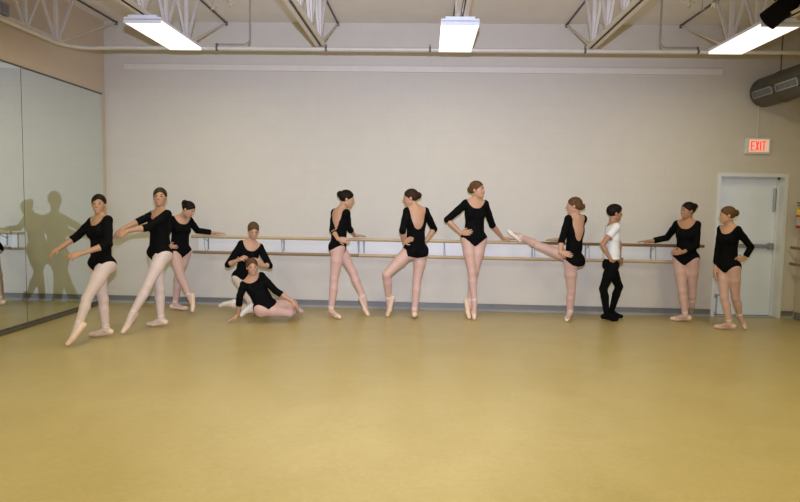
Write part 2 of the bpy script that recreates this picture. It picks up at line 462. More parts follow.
for px, l, sg in zip((250, 660), CL, (-1, 1)):
    xb_ = at_y(px, 40, PY+.06)[0]; yc = PY+.06
    pts = [(xb_, yc, ZC-.002), (xb_, yc, PZ+.14)] + [tuple(q) for q in arc((xb_+sg*.08, yc, PZ+.14), (-sg, 0, 0), (0, 0, -1), .08, .1, PI/2, 5)] + [(xb_+sg*.45, yc, PZ+.06)]
    tag(MB().tube(pts, .012, 8).build('bent_conduit', MT['conduit'], None, True), l, 'conduit', 'bent conduits under the ceiling')

# ---- fluorescent fixtures
FL = [('left', -3.015), ('centre', .305), ('right', 3.525)]
FXZ = 3.428
def fixture(x, y0, y1, label):
    r = empty('ceiling_light', (x, (y0+y1)/2, FXZ))
    hw = .198
    h = MB().box((x-hw, y0, FXZ+.03), (x+hw, y1, FXZ+.062), .004)
    h.box((x-hw+.045, y0, FXZ+.058), (x+hw-.045, y1, FXZ+.084), .004)
    h.box((x-hw, y0, FXZ), (x+hw, y0+.012, FXZ+.04)); 
    h.build('housing', MT['fixture'], r)
    MB().box((x-hw+.002, y0+.012, FXZ+.002), (x+hw-.002, y1, FXZ+.034), .006).build('diffuser', MT['tube'], r)
    for yy in (y0+.1, y1-.15):
        MB().tube([(x+.03, yy, FXZ+.08), (x+.03, yy, ZJ+.03)], .008, 6).build('hanger', MT['darkrod'], r)
    tag(r, label, 'ceiling light', 'fluorescent ceiling lights')
    return r
for n, x in FL:
    fixture(x, 6.74, 7.96, f'lit white fluorescent ceiling light, the {n} one of three')

# ---- spotlight at the upper right
sp = empty('stage_spotlight', (4.0, 6.7, 3.6))
a = at_y(768.5, 20, 6.75); b_ = at_y(797, -3, 6.55)
ax = (b_-a)/np.linalg.norm(b_-a)
def along(t): return a + ax*t
MB().tube([along(-.02), along(.0), along(.10), along(.22), along(.36), along(.42)], [.103, .103, .10, .098, .09, .05], 24).build('lamp_housing', MT['black'], sp, True)
MB().tube([along(-.026), along(-.02)], .09, 24).build('lens', MT['lens'], sp)
top = along(.2)
yk = MB()
yk.tube([along(.2)+np.array([.12, 0, .03]), along(.2)+np.array([.12, 0, .2]), along(.2)+np.array([0, 0, .24]), along(.2)+np.array([-.12, 0, .2]), along(.2)+np.array([-.12, 0, .04])], .012, 8)
yk.tube([along(.2)+np.array([0, 0, .24]), (along(.2)[0], along(.2)[1], ZC)], .014, 8)
yk.build('yoke', MT['black'], sp, True)
tag(sp, 'black stage spotlight hanging from the ceiling at top right corner', 'spotlight')

# ---- round duct along the right wall
dcx, dcz, rd = 4.735, 3.235, .205
du = empty('air_duct', (dcx, 9.42, dcz))
MB().lathe([(0, 9.42), (rd-.03, 9.42), (rd, 9.39), (rd, 8.9), (rd+.008, 8.89), (rd+.008, 8.86), (rd, 8.85), (rd, 7.6), (rd+.008, 7.59), (rd+.008, 7.56), (rd, 7.55), (rd, 4.0), (0, 4.0)], (dcx, 0, dcz), 'Y', 32).build('duct_shell', MT['galv'], du, True)
for y0, y1 in ((8.79, 9.30), (8.20, 8.71), (7.5, 8.01)):
    th = math.radians(197)
    cx, cz = dcx+math.cos(th)*(rd+.004), dcz+math.sin(th)*(rd+.004)
    tx, tz = -math.sin(th), math.cos(th); hh = .05
    nx, nz = math.cos(th)*.012, math.sin(th)*.012
    def pt(a, y, k): return (cx+tx*a+nx*k, y, cz+tz*a+nz*k)
    m = MB()
    for (a0, a1, ya, yb) in ((-hh, -hh+.014, y0, y1), (hh-.014, hh, y0, y1), (-hh, hh, y0, y0+.02), (-hh, hh, y1-.02, y1)):
        m.add([pt(a, y, k) for k in (-1, 1) for a in (a0, a1) for y in (ya, yb)], [(0,1,3,2), (4,6,7,5), (0,4,5,1), (2,3,7,6), (0,2,6,4), (1,5,7,3)])
    fr = m.build('register_frame', MT['steel'], du)
    m = MB()
    n = 12
    for i in range(n):
        ya = y0+.025+(y1-y0-.05)*i/n; yb = ya+(y1-y0-.05)/n*.6
        m.add([pt(a, y, k) for k in (-.6, .5) for a in (-hh+.012, hh-.012) for y in (ya, yb)], [(0,1,3,2), (4,6,7,5), (0,4,5,1), (2,3,7,6), (0,2,6,4), (1,5,7,3)])
    m.build('register_louvre', MT['register'], du)
for y in (5.0, 7.0, 9.0):
    MB().tube([(dcx, y, dcz+rd), (dcx, y, ZC)], .008, 8).build('hanger_rod', MT['darkrod'], du)
tag(du, 'grey round air duct with rectangular registers at upper right', 'air duct')

# ---- small electrical box on the mirror wall joist
p = at_x(2, 8.5, -4.64)
eb = MB().box((p[0]-.04, p[1]-.10, p[2]-.07), (p[0]+.04, p[1]+.07, p[2]+.07), .008)
eb.tube([(p[0], p[1], p[2]-.06), (p[0], p[1], p[2]-.10)], .015, 8)
ebo = eb.build('junction_box', MT['grey'])  # junction box sits by the joist, clear of the wall
MB().box((p[0]+.04, p[1]-.07, p[2]-.045), (p[0]+.046, p[1]+.04, p[2]+.045), .003).build('cover_plate', MT['register'], ebo).location = (0, 0, 0)
tag(ebo, 'small grey junction box above the mirror wall joist at top left', 'electrical box')

# ---- glittering ornaments hanging under the ceiling
OP = [((213, 5), 'shiny clear ornament nearest the left ceiling light'), ((230, 1), 'shiny clear ornament right of the left ceiling light rod'),
      ((690, 3), 'shiny clear ornament left of the right ceiling rod'), ((702, 9), 'smallest shiny clear ornament beside the right ceiling rod'),
      ((713, 3), 'shiny clear ornament nearest the right ceiling light')]
for i, ((px, py), l) in enumerate(OP):
    c = at_y(px, py, 8.0); r_ = .026 if i == 3 else .055
    m = MB(); rnd = random.Random(i)
    for k in range(9):
        v = np.array([rnd.gauss(0, 1), rnd.gauss(0, 1), rnd.gauss(0, 1)]); v /= np.linalg.norm(v)
        m.tube([c, c+v*r_*.55, c+v*r_*1.3], [r_*.12, r_*.24, r_*.02], 5)
    r = empty('hanging_ornament', c)
    m.build('crystal', MT['crystal'], r)
    MB().tube([c, (c[0], c[1], ZC)], .003, 5).build('thread', MT['darkrod'], r)
    tag(r, l, 'ornament', 'shiny ornaments hanging from the ceiling')
# ------------------------------------------------------------------ people
SKIN = [(0.66, 0.40, 0.28), (0.60, 0.36, 0.25), (0.52, 0.29, 0.19)]
def tights_mat(name, c): return noisy(mat(name, c, .55, sheen=.15), 30, .02)
PM = {
 'skin_a': mat('skin_fair', (0.51, 0.285, 0.19), .5), 'skin_b': mat('skin_medium', (0.45, 0.245, 0.15), .5), 'skin_c': mat('skin_tan', (0.39, 0.195, 0.115), .5),
 'lips': mat('lips', (0.50, 0.23, 0.19), .45), 'eyewhite': mat('eye_white', (0.46, 0.42, 0.40), .4), 'iris': mat('iris', (0.035, 0.02, 0.015), .2),
 'brow': mat('eyebrow', (0.06, 0.035, 0.02), .7),
 'leotard': noisy(mat('black_leotard', (0.0035, 0.0035, 0.004), .85, spec=.08), 20, .3),
 'tights_white': tights_mat('pale_tights', (0.655, 0.525, 0.485)), 'tights_pink': tights_mat('pink_tights', (0.60, 0.385, 0.335)),
 'tights_cream': tights_mat('cream_tights', (0.72, 0.60, 0.48)),
 'shoe': mat('peach_satin', (0.78, 0.58, 0.44), .38), 'shoe_white': mat('white_canvas', (0.80, 0.74, 0.68), .6),
 'ribbon': mat('satin_ribbon', (0.80, 0.66, 0.60), .35), 'sole': mat('leather_sole', (0.45, 0.27, 0.14), .6),
 'shirt': noisy(mat('white_cotton', (0.74, 0.75, 0.78), .8), 12, .02), 'blackknit': mat('black_knit', (0.004, 0.004, 0.0045), .85, spec=.08),
 'hair_dark': noisy(mat('dark_brown_hair', (0.010, 0.006, 0.004), .6, spec=.15), 60, .3, stretch=(1, 1, .2)),
 'hair_brown': noisy(mat('brown_hair', (0.034, 0.017, 0.009), .6, spec=.15), 60, .3, stretch=(1, 1, .2)),
 'hair_light': noisy(mat('light_brown_hair', (0.105, 0.052, 0.023), .6, spec=.15), 60, .3, stretch=(1, 1, .2)),
}
def nrm(v): v = np.asarray(v, float); return v/(np.linalg.norm(v)+1e-12)
def ydir(psi, tilt=0.0):
    """facing direction: 0 = toward the camera, +90 = toward +x"""
    a = math.radians(psi); t = math.radians(tilt)
    return np.array([math.sin(a)*math.cos(t), -math.cos(a)*math.cos(t), math.sin(t)])
def frame(up, psi):
    """rows: left, forward, up"""
    u = nrm(up); f = ydir(psi); f = nrm(f-u*(f@u)); l = np.cross(u, f) * 1.0
    return np.array([l, f, u])

# distance fields -------------------------------------------------------
def sd_cone(a, b, r1, r2):
    a = np.asarray(a, float); b = np.asarray(b, float); ab = b-a; L2 = max(ab@ab, 1e-9)
    def fn(X, Y, Z):
        x, y, z = X-a[0], Y-a[1], Z-a[2]
        t = np.clip((x*ab[0]+y*ab[1]+z*ab[2])/L2, 0, 1)
        x = x-t*ab[0]; y = y-t*ab[1]; z = z-t*ab[2]
        return np.sqrt(x*x+y*y+z*z)-(r1+(r2-r1)*t)
    R = max(r1, r2); return fn, np.minimum(a, b)-R, np.maximum(a, b)+R
def sd_ell(c, R, rad):
    c = np.asarray(c, float); rad = np.asarray(rad, float)
    def fn(X, Y, Z):
        x, y, z = X-c[0], Y-c[1], Z-c[2]
        k0 = 0; k1 = 0
        for i in range(3):
            q = (x*R[i][0]+y*R[i][1]+z*R[i][2])/rad[i]
            k0 = k0+q*q; k1 = k1+(q/rad[i])**2
        k0 = np.sqrt(k0); k1 = np.sqrt(k1)+1e-9
        return k0*(k0-1)/k1
    m = max(rad); return fn, c-m, c+m
def smin(a, b, k):
    if k <= 0: return np.minimum(a, b)
    h = np.clip(k-np.abs(a-b), 0, None)/k
    return np.minimum(a, b)-h*h*k*.25

class Field:
    def __init__(s, lo, hi, h):
        s.h = h; s.lo = np.asarray(lo, float); n = np.ceil((np.asarray(hi)-s.lo)/h).astype(int)+1
        s.n = n; s.d = np.full(n, .2, np.float32)
        s.ax = [s.lo[i]+h*np.arange(n[i]) for i in range(3)]
    def sl(s, lo, hi, m):
        i0 = np.clip(np.floor((lo-m-s.lo)/s.h).astype(int), 0, s.n); i1 = np.clip(np.ceil((hi+m-s.lo)/s.h).astype(int)+1, 0, s.n)
        return tuple(slice(i0[i], i1[i]) for i in range(3))
    def grid(s, sl):
        return (s.ax[0][sl[0]][:, None, None], s.ax[1][sl[1]][None, :, None], s.ax[2][sl[2]][None, None, :])
    def add(s, prim, k=0.0):
        fn, lo, hi = prim; sl = s.sl(lo, hi, .05)
        if any(q.stop <= q.start for q in sl): return
        s.d[sl] = smin(s.d[sl], fn(*s.grid(sl)).astype(np.float32), k)
    def sub(s, prim, k=0.0):
        fn, lo, hi = prim; sl = s.sl(lo, hi, .02)
        s.d[sl] = -smin(-s.d[sl], fn(*s.grid(sl)).astype(np.float32), k)
    def full(s): return (s.ax[0][:, None, None], s.ax[1][None, :, None], s.ax[2][None, None, :])
    def copy(s):
        c = object.__new__(Field); c.__dict__.update(s.__dict__); c.d = s.d.copy(); return c

def surface_net(F, name, mats, parent, origin, keep=None):
    d = F.d; ins = d < 0
    if not ins.any(): return None
    w = np.where(ins); b0 = [max(int(a.min())-2, 0) for a in w]; b1 = [min(int(a.max())+3, d.shape[i]) for i, a in enumerate(w)]
    d = d[b0[0]:b1[0], b0[1]:b1[1], b0[2]:b1[2]]
    d = np.pad(d, 1, constant_values=.05); ins = d < 0
    lo = F.lo+F.h*(np.array(b0)-1)
    nx, ny, nz = d.shape
    c = np.zeros((nx-1, ny-1, nz-1), np.int8)
    for i in (0, 1):
        for j in (0, 1):
            for k in (0, 1): c += ins[i:nx-1+i, j:ny-1+j, k:nz-1+k]
    act = (c > 0) & (c < 8)
    idx = np.full(act.shape, -1, np.int64); I = np.array(np.nonzero(act)); nv = I.shape[1]
    idx[tuple(I)] = np.arange(nv)
    P = np.zeros((nv, 3)); C = np.zeros(nv)
    cor = [(i, j, k) for i in (0, 1) for j in (0, 1) for k in (0, 1)]
    for a in range(8):
        for ax in range(3):
            if cor[a][ax] == 0:
                b = list(cor[a]); b[ax] = 1
                da = d[I[0]+cor[a][0], I[1]+cor[a][1], I[2]+cor[a][2]]; db = d[I[0]+b[0], I[1]+b[1], I[2]+b[2]]
                cr = (da < 0) != (db < 0)
                t = np.where(cr, da/np.where(cr, da-db, 1), 0)
                p = np.array(cor[a], float)[None, :]+np.zeros((nv, 3)); p[:, ax] += t
                P += p*cr[:, None]; C += cr
    P = (P/C[:, None]+I.T)*F.h+lo
    Q = []
    for ax in range(3):
        e = [slice(1, -1)]*3; e2 = [slice(1, -1)]*3; e[ax] = slice(0, -1); e2[ax] = slice(1, None)
        A = ins[tuple(e)]; B = ins[tuple(e2)]
        for flip in (False, True):
            m = (A & ~B) if not flip else (~A & B)
            w = np.array(np.nonzero(m))
            if w.shape[1] == 0: continue
            o = [1, 1, 1]; o[ax] = 0
            g = [w[i]+o[i] for i in range(3)]
            u, v = [(1, 2), (2, 0), (0, 1)][ax]
            def at(du, dv):
                q = list(g); q[u] = q[u]-du; q[v] = q[v]-dv
                return idx[q[0], q[1], q[2]]
            quad = [at(1, 1), at(0, 1), at(0, 0), at(1, 0)]
            if flip: quad = quad[::-1]
            Q.append(np.array(quad).T)
    Q = np.concatenate(Q); Q = Q[(Q >= 0).all(1)]
    if keep is not None: pass
    me = bpy.data.meshes.new(name)
    P = P-origin
    me.vertices.add(len(P)); me.vertices.foreach_set('co', P.astype(np.float32).ravel())
    me.loops.add(len(Q)*4); me.loops.foreach_set('vertex_index', Q.astype(np.int32).ravel())
    me.polygons.add(len(Q)); me.polygons.foreach_set('loop_start', np.arange(0, len(Q)*4, 4, dtype=np.int32))
    me.polygons.foreach_set('loop_total', np.full(len(Q), 4, np.int32)) if False else None
    me.polygons.foreach_set('use_smooth', np.ones(len(Q), bool))
    if not isinstance(mats, (list, tuple)): mats = [mats]
    for m in mats: me.materials.append(m)
    me.update(calc_edges=True); me.validate()
    o = bpy.data.objects.new(name, me); COL.objects.link(o)
    if parent is not None: o.parent = parent
    return o

# pose ------------------------------------------------------------------
def at_d(p, y): return at_y(p[0], p[1], y)
def solve_mid(A, B, La, Lb, px, side):
    """joint between A and B lying on the pixel ray px, keeping both bone lengths as well as possible"""
    v = ray(*px); y0 = (A[1]+B[1])/2
    ys = y0+np.linspace(-.6, .6, 601)
    P = CAM+v[None, :]*(ys/v[1])[:, None]
    e = (np.linalg.norm(P-A, axis=1)-La)**2+(np.linalg.norm(P-B, axis=1)-Lb)**2
    w = side*(ys-y0) < -1e-9
    e = e+np.where(w, .03, 0)
    return P[np.argmin(e)]
REPORT = []

def person(label, H, base, pelvis, psi_p, neck, psi_c, head, face, armR, armL, legR, legL, skin='skin_a', hair='hair_brown', bun=None,
           tights='tights_pink', shoe='shoe', build=1.0, up_p=None, boy=False, sleeve=.30, roll_c=0.0, lean=0.0, vox=.0062, group=None, back_scoop=.24, part=0.0, hipcut=.40):
    s = H/1.65
    y0 = at_z(*base, 0)[1]
    O = at_d(pelvis[:2], y0+pelvis[2]); Nk = at_d(neck[:2], y0+neck[2])
    spine = Nk-O
    upp = nrm(up_p) if up_p is not None else nrm(np.array([0, 0, 1])*.6+nrm(spine)*.4)
    Rp = frame(upp, psi_p); Rc = frame(spine, psi_c)
    if roll_c:
        a = math.radians(roll_c); l, f, u = Rc; Rc = np.array([l*math.cos(a)+u*math.sin(a), f, u*math.cos(a)-l*math.sin(a)])
    b = build
    J = {}
    for sd, sg in (('R', -1), ('L', 1)):
        J['sh'+sd] = Nk+Rc[0]*sg*.124*s*b-Rc[2]*.046*s
        J['hip'+sd] = O+Rp[0]*sg*.085*s*b-Rp[2]*.03*s
    Ua, Fa, Th, Sh = .172*H, .148*H, .245*H, .245*H
    for sd, a in (('R', armR), ('L', armL)):
        S = J['sh'+sd]
        W = at_d(a['w'][:2], y0+a['w'][2]) if len(a['w']) == 3 else np.array(a['w'][:3])
        T = at_d(a['t'][:2], y0+a['t'][2])
        if 'rail' in a:
            W = np.array([W[0], W[1], ZU+.021+.032*s]); T = np.array([T[0], GB-.005, ZU+.021+.030*s])
        E = solve_mid(S, W, Ua, Fa, a['e'], a.get('s', -1))
        J['el'+sd], J['wr'+sd] = E, W
        J['tip'+sd] = T
        REPORT.append(f"{label[:28]} arm{sd} ua {np.linalg.norm(E-S)/Ua:.2f} fa {np.linalg.norm(W-E)/Fa:.2f} hand {np.linalg.norm(T-W)/(.105*H):.2f}")
    for sd, l in (('R', legR), ('L', legL)):
        Hp = J['hip'+sd]
        if 'h' in l:
            hf_, tf_ = at_z(*l['h'], 0), at_z(*l['t'], 0); dd = nrm(tf_-hf_)
            A = hf_+dd*.050*s+np.array([0, 0, .085*s]); l = dict(l, exact=1)
            T = hf_+dd*min(max(np.linalg.norm(tf_-hf_), .21*s), .245*s)-dd*.018*s+np.array([0, 0, .026])
        else:
            A = at_z(*l['a'], l['az']) if 'az' in l else at_d(l['a'][:2], y0+l['a'][2])
            T = at_z(*l['t'], l['tz']) if 'tz' in l else at_d(l['t'][:2], y0+l['t'][2])
        if 'rail' in l: A = A+np.array([0, 0, l['rail']]); T = T+np.array([0, 0, l['rail']])
        dist = np.linalg.norm(A-Hp); kf = min(1, dist*1.004/(Th+Sh)) if dist > .90*(Th+Sh) else 1
        if dist > .80*(Th+Sh) and 'bent' not in l:      # a straight leg
            v = ray(*l['k']); w = A-Hp
            t0 = (Hp[2]-(CAM+v*((Hp[1]+A[1])/2/v[1]))[2])/max(Hp[2]-A[2], .05); t0 = min(max(t0, .3), .7)
            K = at_d(l['k'], Hp[1]+w[1]*t0+ydir(psi_p)[1]*.012*s)
        else: K = solve_mid(Hp, A, Th*kf, Sh*kf, l['k'], l.get('s', -1))
        J['kn'+sd], J['an'+sd] = K, A
        fl_ = .125*H if l.get('pointe') else .128*H
        J['toe'+sd] = A+nrm(T-A)*min(max(np.linalg.norm(T-A), .07), fl_) if not l.get('exact') else T
        REPORT.append(f"{label[:28]} leg{sd} th {np.linalg.norm(K-Hp)/Th:.2f} sh {np.linalg.norm(A-K)/Sh:.2f} foot {np.linalg.norm(T-A)/fl_:.2f} ank z {A[2]:.2f} kneez {K[2]:.2f} dy {A[1]-y0:.2f}")
    Hc = at_d((head[0], head[1]+.9), y0+head[2])
    fd = ydir(face[0], face[1]); up0 = nrm(np.array([0, 0, 1.])+ (np.array(face[2]) if len(face) > 2 else 0))
    hu = nrm(up0-fd*(up0@fd)); Rh = np.array([np.cross(hu, fd), fd, hu])
    hs = s*.955 if not boy else s*1.0
    # ---------------- primitives
    def lp(t): return O+spine*t
    Rm = frame(spine, (psi_p+psi_c)/2 if abs(psi_p-psi_c) < 180 else psi_c)
    bw = b
    torso = [
        (sd_ell(O-Rp[2]*.015*s, Rp, np.array([.150*bw, .100*bw, .120])*s*(.88 if boy else 1)), .0),
        (sd_ell(lp(.24), Rm, np.array([.120*bw, .088*bw, .105])*s), .04*s),
        (sd_ell(lp(.40), Rm, np.array([.114*bw, .084*bw, .100])*s), .03*s),
        (sd_ell(lp(.64), Rc, np.array([.130*bw, .096*bw, .140])*s), .035*s),
        (sd_ell(lp(.84), Rc, np.array([.128*bw, .082*bw, .075])*s), .035*s),
        (sd_cone(J['shR'], J['shL'], .043*s, .043*s), .03*s),
        (sd_ell(lp(.93)-Rc[1]*.012*s, Rc, np.array([.085, .055, .05])*s), .03*s)]
    if not boy:
        for sg in (-1, 1):
            torso.append((sd_ell(Nk-Rc[2]*.185*s+Rc[1]*.068*s*bw+Rc[0]*sg*.062*s, Rc, np.array([.054, .046, .056])*s*bw), .025*s))
    for sg, sd in ((-1, 'R'), (1, 'L')):
        torso.append((sd_ell(O-Rp[2]*.045*s-Rp[1]*(.026 if boy else .042)*s+Rp[0]*sg*.066*s*bw, Rp, np.array([.082, .080, .088])*s*bw*(.80 if boy else 1)), .025*s))
    neckb = Hc-Rh[2]*.06*hs-Rh[1]*.022*hs
    neckp = [(sd_cone(Nk-Rc[2]*.03*s, neckb, .050*s, .045*s), .03*s)]
    for sd in 'RL':
        neckp.append((sd_cone(Nk+(neckb-Nk)*.35, Nk+(J['sh'+sd]-Nk)*.75+Rc[2]*.012*s, .034*s, .034*s), .025*s))
    uparm, fore, sleeves, hands, thigh, shin, foot = [], [], [], [], {'R': [], 'L': []}, {'R': [], 'L': []}, {'R': [], 'L': []}
    ab = .97*bw
    for sd, sg in (('R', -1), ('L', 1)):
        S, E, W, T = J['sh'+sd], J['el'+sd], J['wr'+sd], J['tip'+sd]
        m = S+(E-S)*.45
        uparm += [(sd_cone(S, m, .045*s*ab, .042*s*ab), .022*s), (sd_cone(m, E, .042*s*ab, .036*s*ab), .012*s)]
        m = E+(W-E)*.3
        fore += [(sd_cone(E, m, .035*s*ab, .036*s*ab), .010*s), (sd_cone(m, W, .036*s*ab, .0235*s*ab), .010*s)]
        a = armR if sd == 'R' else armL
        h = nrm(T-W)
        n = np.array(a['n'], float) if 'n' in a else (O+spine*.15-(W+T)/2)
        n = nrm(n-h*(n@h)); q = np.cross(h, n)*(1 if sd == 'R' else -1)      # q: thumb side
        L = .105*H; k_ = s
        hp = [(sd_cone(W, W+h*.05*k_+q*.012*k_, .021*k_, .017*k_), .01*k_), (sd_cone(W, W+h*.05*k_-q*.014*k_, .021*k_, .016*k_), .01*k_),
              (sd_cone(W+h*.035*k_+q*.022*k_, W+h*.088*k_+q*.027*k_, .015*k_, .0125*k_), .012*k_), (sd_cone(W+h*.035*k_-q*.016*k_, W+h*.078*k_-q*.028*k_, .015*k_, .0115*k_), .012*k_),
              (sd_cone(W+h*.035*k_, W+h*.088*k_, .016*k_, .013*k_), .012*k_)]
        cu = a.get('curl', .5)
        for fo_, (off, ln, base_l) in enumerate([(.030, .068, .088), (.010, .076, .092), (-.010, .070, .089), (-.029, .054, .078)]):
            cc = cu*(.8+.12*fo_)
            p0 = W+h*base_l*k_+q*off*.95*k_
            d1 = nrm(h*math.cos(cc*.7)+n*math.sin(cc*.7)+q*off*2.2); p1 = p0+d1*ln*.5*k_
            d2 = nrm(h*math.cos(cc*1.7)+n*math.sin(cc*1.7)+q*off*1.2); p2 = p1+d2*ln*.5*k_
            hp += [(sd_cone(p0, p1, .0092*k_, .0086*k_), .004*k_), (sd_cone(p1, p2, .0086*k_, .0070*k_), .002*k_)]
        t0 = W+h*.025*k_+q*.02*k_; t1 = t0+nrm(h*.65+q*.75+n*.25)*.040*k_; t2 = t1+nrm(h*.9+q*.35+n*.3)*.032*k_
        hp += [(sd_cone(t0, t1, .0125*k_, .0105*k_), .008*k_), (sd_cone(t1, t2, .0105*k_, .0078*k_), .002*k_)]
        hands += hp
        Hp, K, A, To = J['hip'+sd], J['kn'+sd], J['an'+sd], J['toe'+sd]
        back = nrm(np.cross(np.cross(nrm(K-Hp), nrm(A-K)), nrm(A-Hp))) if np.linalg.norm(np.cross(nrm(K-Hp), nrm(A-K))) > .12 else -Rp[1]
        if np.dot(back, nrm(A-Hp)*0+back) and np.dot(back, (K-(Hp+A)/2)) > 0: back = -back
        m = Hp+(K-Hp)*.42
        thigh[sd] += [(sd_cone(Hp, m, .084*s*bw, .074*s*bw), .03*s), (sd_cone(m, K, .074*s*bw, .048*s*bw), .02*s)]
        c = K+(A-K)*.30+back*.007*s
        shin[sd] += [(sd_cone(K, c, .0465*s*bw, .0505*s*bw), .025*s), (sd_cone(c, A, .051*s*bw, .031*s*bw), .012*s)]
        d = nrm(To-A); sh_ = nrm(A-K); so = sh_*.9+back*.55; so = nrm(so-d*(so@d))
        leg_ = legR if sd == 'R' else legL
        if 'sole' in leg_: so = np.array(leg_['sole'], float); so = nrm(so-d*(so@d))
        J['so'+sd] = so
        heel = A+so*.045*s-d*.036*s; ball = A+(To-A)*.66+so*.016*s; toe = To
        foot[sd] += [(sd_cone(A, heel, .031*s, .027*s), .012*s), (sd_cone(heel, ball, .025*s, .027*s), .012*s), (sd_cone(A+d*.02*s, ball, .030*s, .026*s), .014*s), (sd_cone(ball, toe, .028*s, .0205*s), .012*s)]
    # head: centre Hc, rows of Rh are left, forward, up
    def hpnt(x, y, z): return Hc+(Rh[0]*x+Rh[1]*y+Rh[2]*z)*hs
    R3 = lambda *r: np.array(r)*hs
    headp = [(sd_ell(hpnt(0, -.014, .030), Rh, R3(.074, .093, .082)), .012*hs), (sd_ell(hpnt(0, .030, -.028), Rh, R3(.058, .062, .080)), .03*hs),
             (sd_cone(hpnt(0, .060, -.088), hpnt(0, .066, -.090), .020*hs, .018*hs), .03*hs),
             (sd_cone(hpnt(-.040, .0, -.060), hpnt(0, .056, -.086), .017*hs, .016*hs), .025*hs), (sd_cone(hpnt(.040, .0, -.060), hpnt(0, .056, -.086), .017*hs, .016*hs), .025*hs),
             (sd_cone(hpnt(-.03, .080, .024), hpnt(.03, .080, .024), .008*hs, .008*hs), .014*hs)]
    nose = [(sd_cone(hpnt(0, .088, .010), hpnt(0, .108, -.024), .0075*hs, .0105*hs), .008*hs), (sd_cone(hpnt(-.010, .094, -.030), hpnt(.010, .094, -.030), .0075*hs, .0075*hs), .006*hs)]
    sock = [(sd_ell(hpnt(x, .101, .006), Rh, R3(.018, .016, .011)), .008*hs) for x in (-.031, .031)]
    lips = [(sd_ell(hpnt(0, .087, -.056), Rh, R3(.023, .011, .0065)), .006*hs), (sd_ell(hpnt(0, .085, -.066), Rh, R3(.019, .011, .0065)), .005*hs)]
    ears = [(sd_ell(hpnt(x, -.008, -.008), Rh, R3(.010, .018, .030)), .006*hs) for x in (-.072, .072)]
    # ---------------- fields
    pts = np.array(list(J[k] for k in J if not k.startswith('so'))+[Hc])
    lo = pts.min(0)-.2; hi = pts.max(0)+.2; lo[2] = max(lo[2], -.1)
    F0 = Field(lo, hi, vox)
    for p, k in torso: F0.add(p, k)
    legsF = F0.copy()
    for sd in 'RL':
        for p, k in thigh[sd]: legsF.add(p, k)
    trunk = legsF.copy()
    for p, k in uparm: trunk.add(p, k)
    for sd in 'RL':
        for p, k in shin[sd]+foot[sd]: legsF.add(p, k)
    body = trunk.copy()
    for sd in 'RL':
        for p, k in shin[sd]+foot[sd]: body.add(p, k)
    for p, k in neckp: body.add(p, k)
    for p, k in fore: body.add(p, k)
    for p, k in hands: body.add(p, k)
    for p, k in headp+nose: body.add(p, k)
    for p, k in sock: body.sub(p, k)
    for p, k in lips+ears: body.add(p, k)
    root = empty('person', (O[0], O[1], 0.0))
    zmin = [0.0]
    org = np.array([O[0], O[1], 0.0])
    bo = surface_net(body, 'body', [PM[skin], PM['lips']], root, org)
    # lips get their own colour
    me = bo.data; n = len(me.polygons); cen = np.zeros(n*3); me.polygons.foreach_get('center', cen); cen = cen.reshape(-1, 3)+org-Hc
    hx, hy, hz = [(cen@Rh[i])/hs for i in range(3)]
    mi = ((hy > .08) & (((hz+.0605)/.0105)**2+(hx/.021)**2 < 1)).astype(np.int32)
    me.polygons.foreach_set('material_index', mi)
    X, Y, Z = F0.full()
    def loc(R, o):
        x, y, z = X-o[0], Y-o[1], Z-o[2]
        return [(x*R[i][0]+y*R[i][1]+z*R[i][2]).astype(np.float32) for i in range(3)]
    px, py, pz = loc(Rp, O)
    # ---------------- tights
    tg = legsF.copy()
    dl = Field.copy(F0); dl.d = np.full_like(F0.d, .2)
    for sd in 'RL':
        Hp, K = J['hip'+sd], J['kn'+sd]
        dl.add(sd_cone(Hp+(K-Hp)*.25, K, .09*s, .06*s)); dl.add(sd_cone(K, J['an'+sd], .06*s, .05*s))
    topcut = np.minimum(pz-.03*s, dl.d-.004)
    if not boy:
        tg.d = np.maximum(tg.d-.0052, topcut)
        tights_o = surface_net(tg, 'tights', PM[tights], root, org)
    else:
        tg.d = np.maximum(tg.d-.006, pz-.085*s)
        tights_o = surface_net(tg, 'tights', PM['blackknit'], root, org)
    # ---------------- leotard or shirt
    cx, cy, cz = loc(Rc, Nk)
    tk = trunk.copy()
    sl_end = sleeve
    if not boy:
        for sd in 'RL':
            E, W = J['el'+sd], J['wr'+sd]; C = E+(W-E)*sl_end
            f = Field.copy(tk)
            r2 = (.036 if sl_end < .5 else .033)*s*ab
            fn, l0, h0 = sd_cone(E, C, .036*s*ab, r2); ax_ = nrm(W-E)
            def cut(X_, Y_, Z_, fn=fn, C=C, ax_=ax_): return np.maximum(fn(X_, Y_, Z_), (X_-C[0])*ax_[0]+(Y_-C[1])*ax_[1]+(Z_-C[2])*ax_[2])
            tk.add((cut, l0, h0), .008*s)
        # neckline scoop
        wn = .115*s
        bl = np.clip((cy/(s)+.03)/.06, 0, 1)
        dep = (back_scoop*(1-bl)+.092*bl)*s
        sc = cz+dep*(1-np.abs(cx/wn)**2.6)+.012*s
        sc = sc/np.sqrt(1+(dep*2.6/wn*np.abs(cx/wn)**1.6)**2)
        for sd in 'RL':
            S, E = J['sh'+sd], J['el'+sd]
            fn, l0, h0 = sd_cone(S+(E-S)*.38, E, .05*s, .05*s)
            sc = np.minimum(sc, fn(X, Y, Z)-.004)
        leo = np.maximum(tk.d-.0090, sc)
        # leg openings
        zl = pz+.120*s-np.clip(np.abs(px)-.012*s, 0, None)*(hipcut+(.84-hipcut)*np.clip(py/(.16*s)+.5, 0, 1))
        leo = np.maximum(leo, -zl*.75)
        tq = F0.d
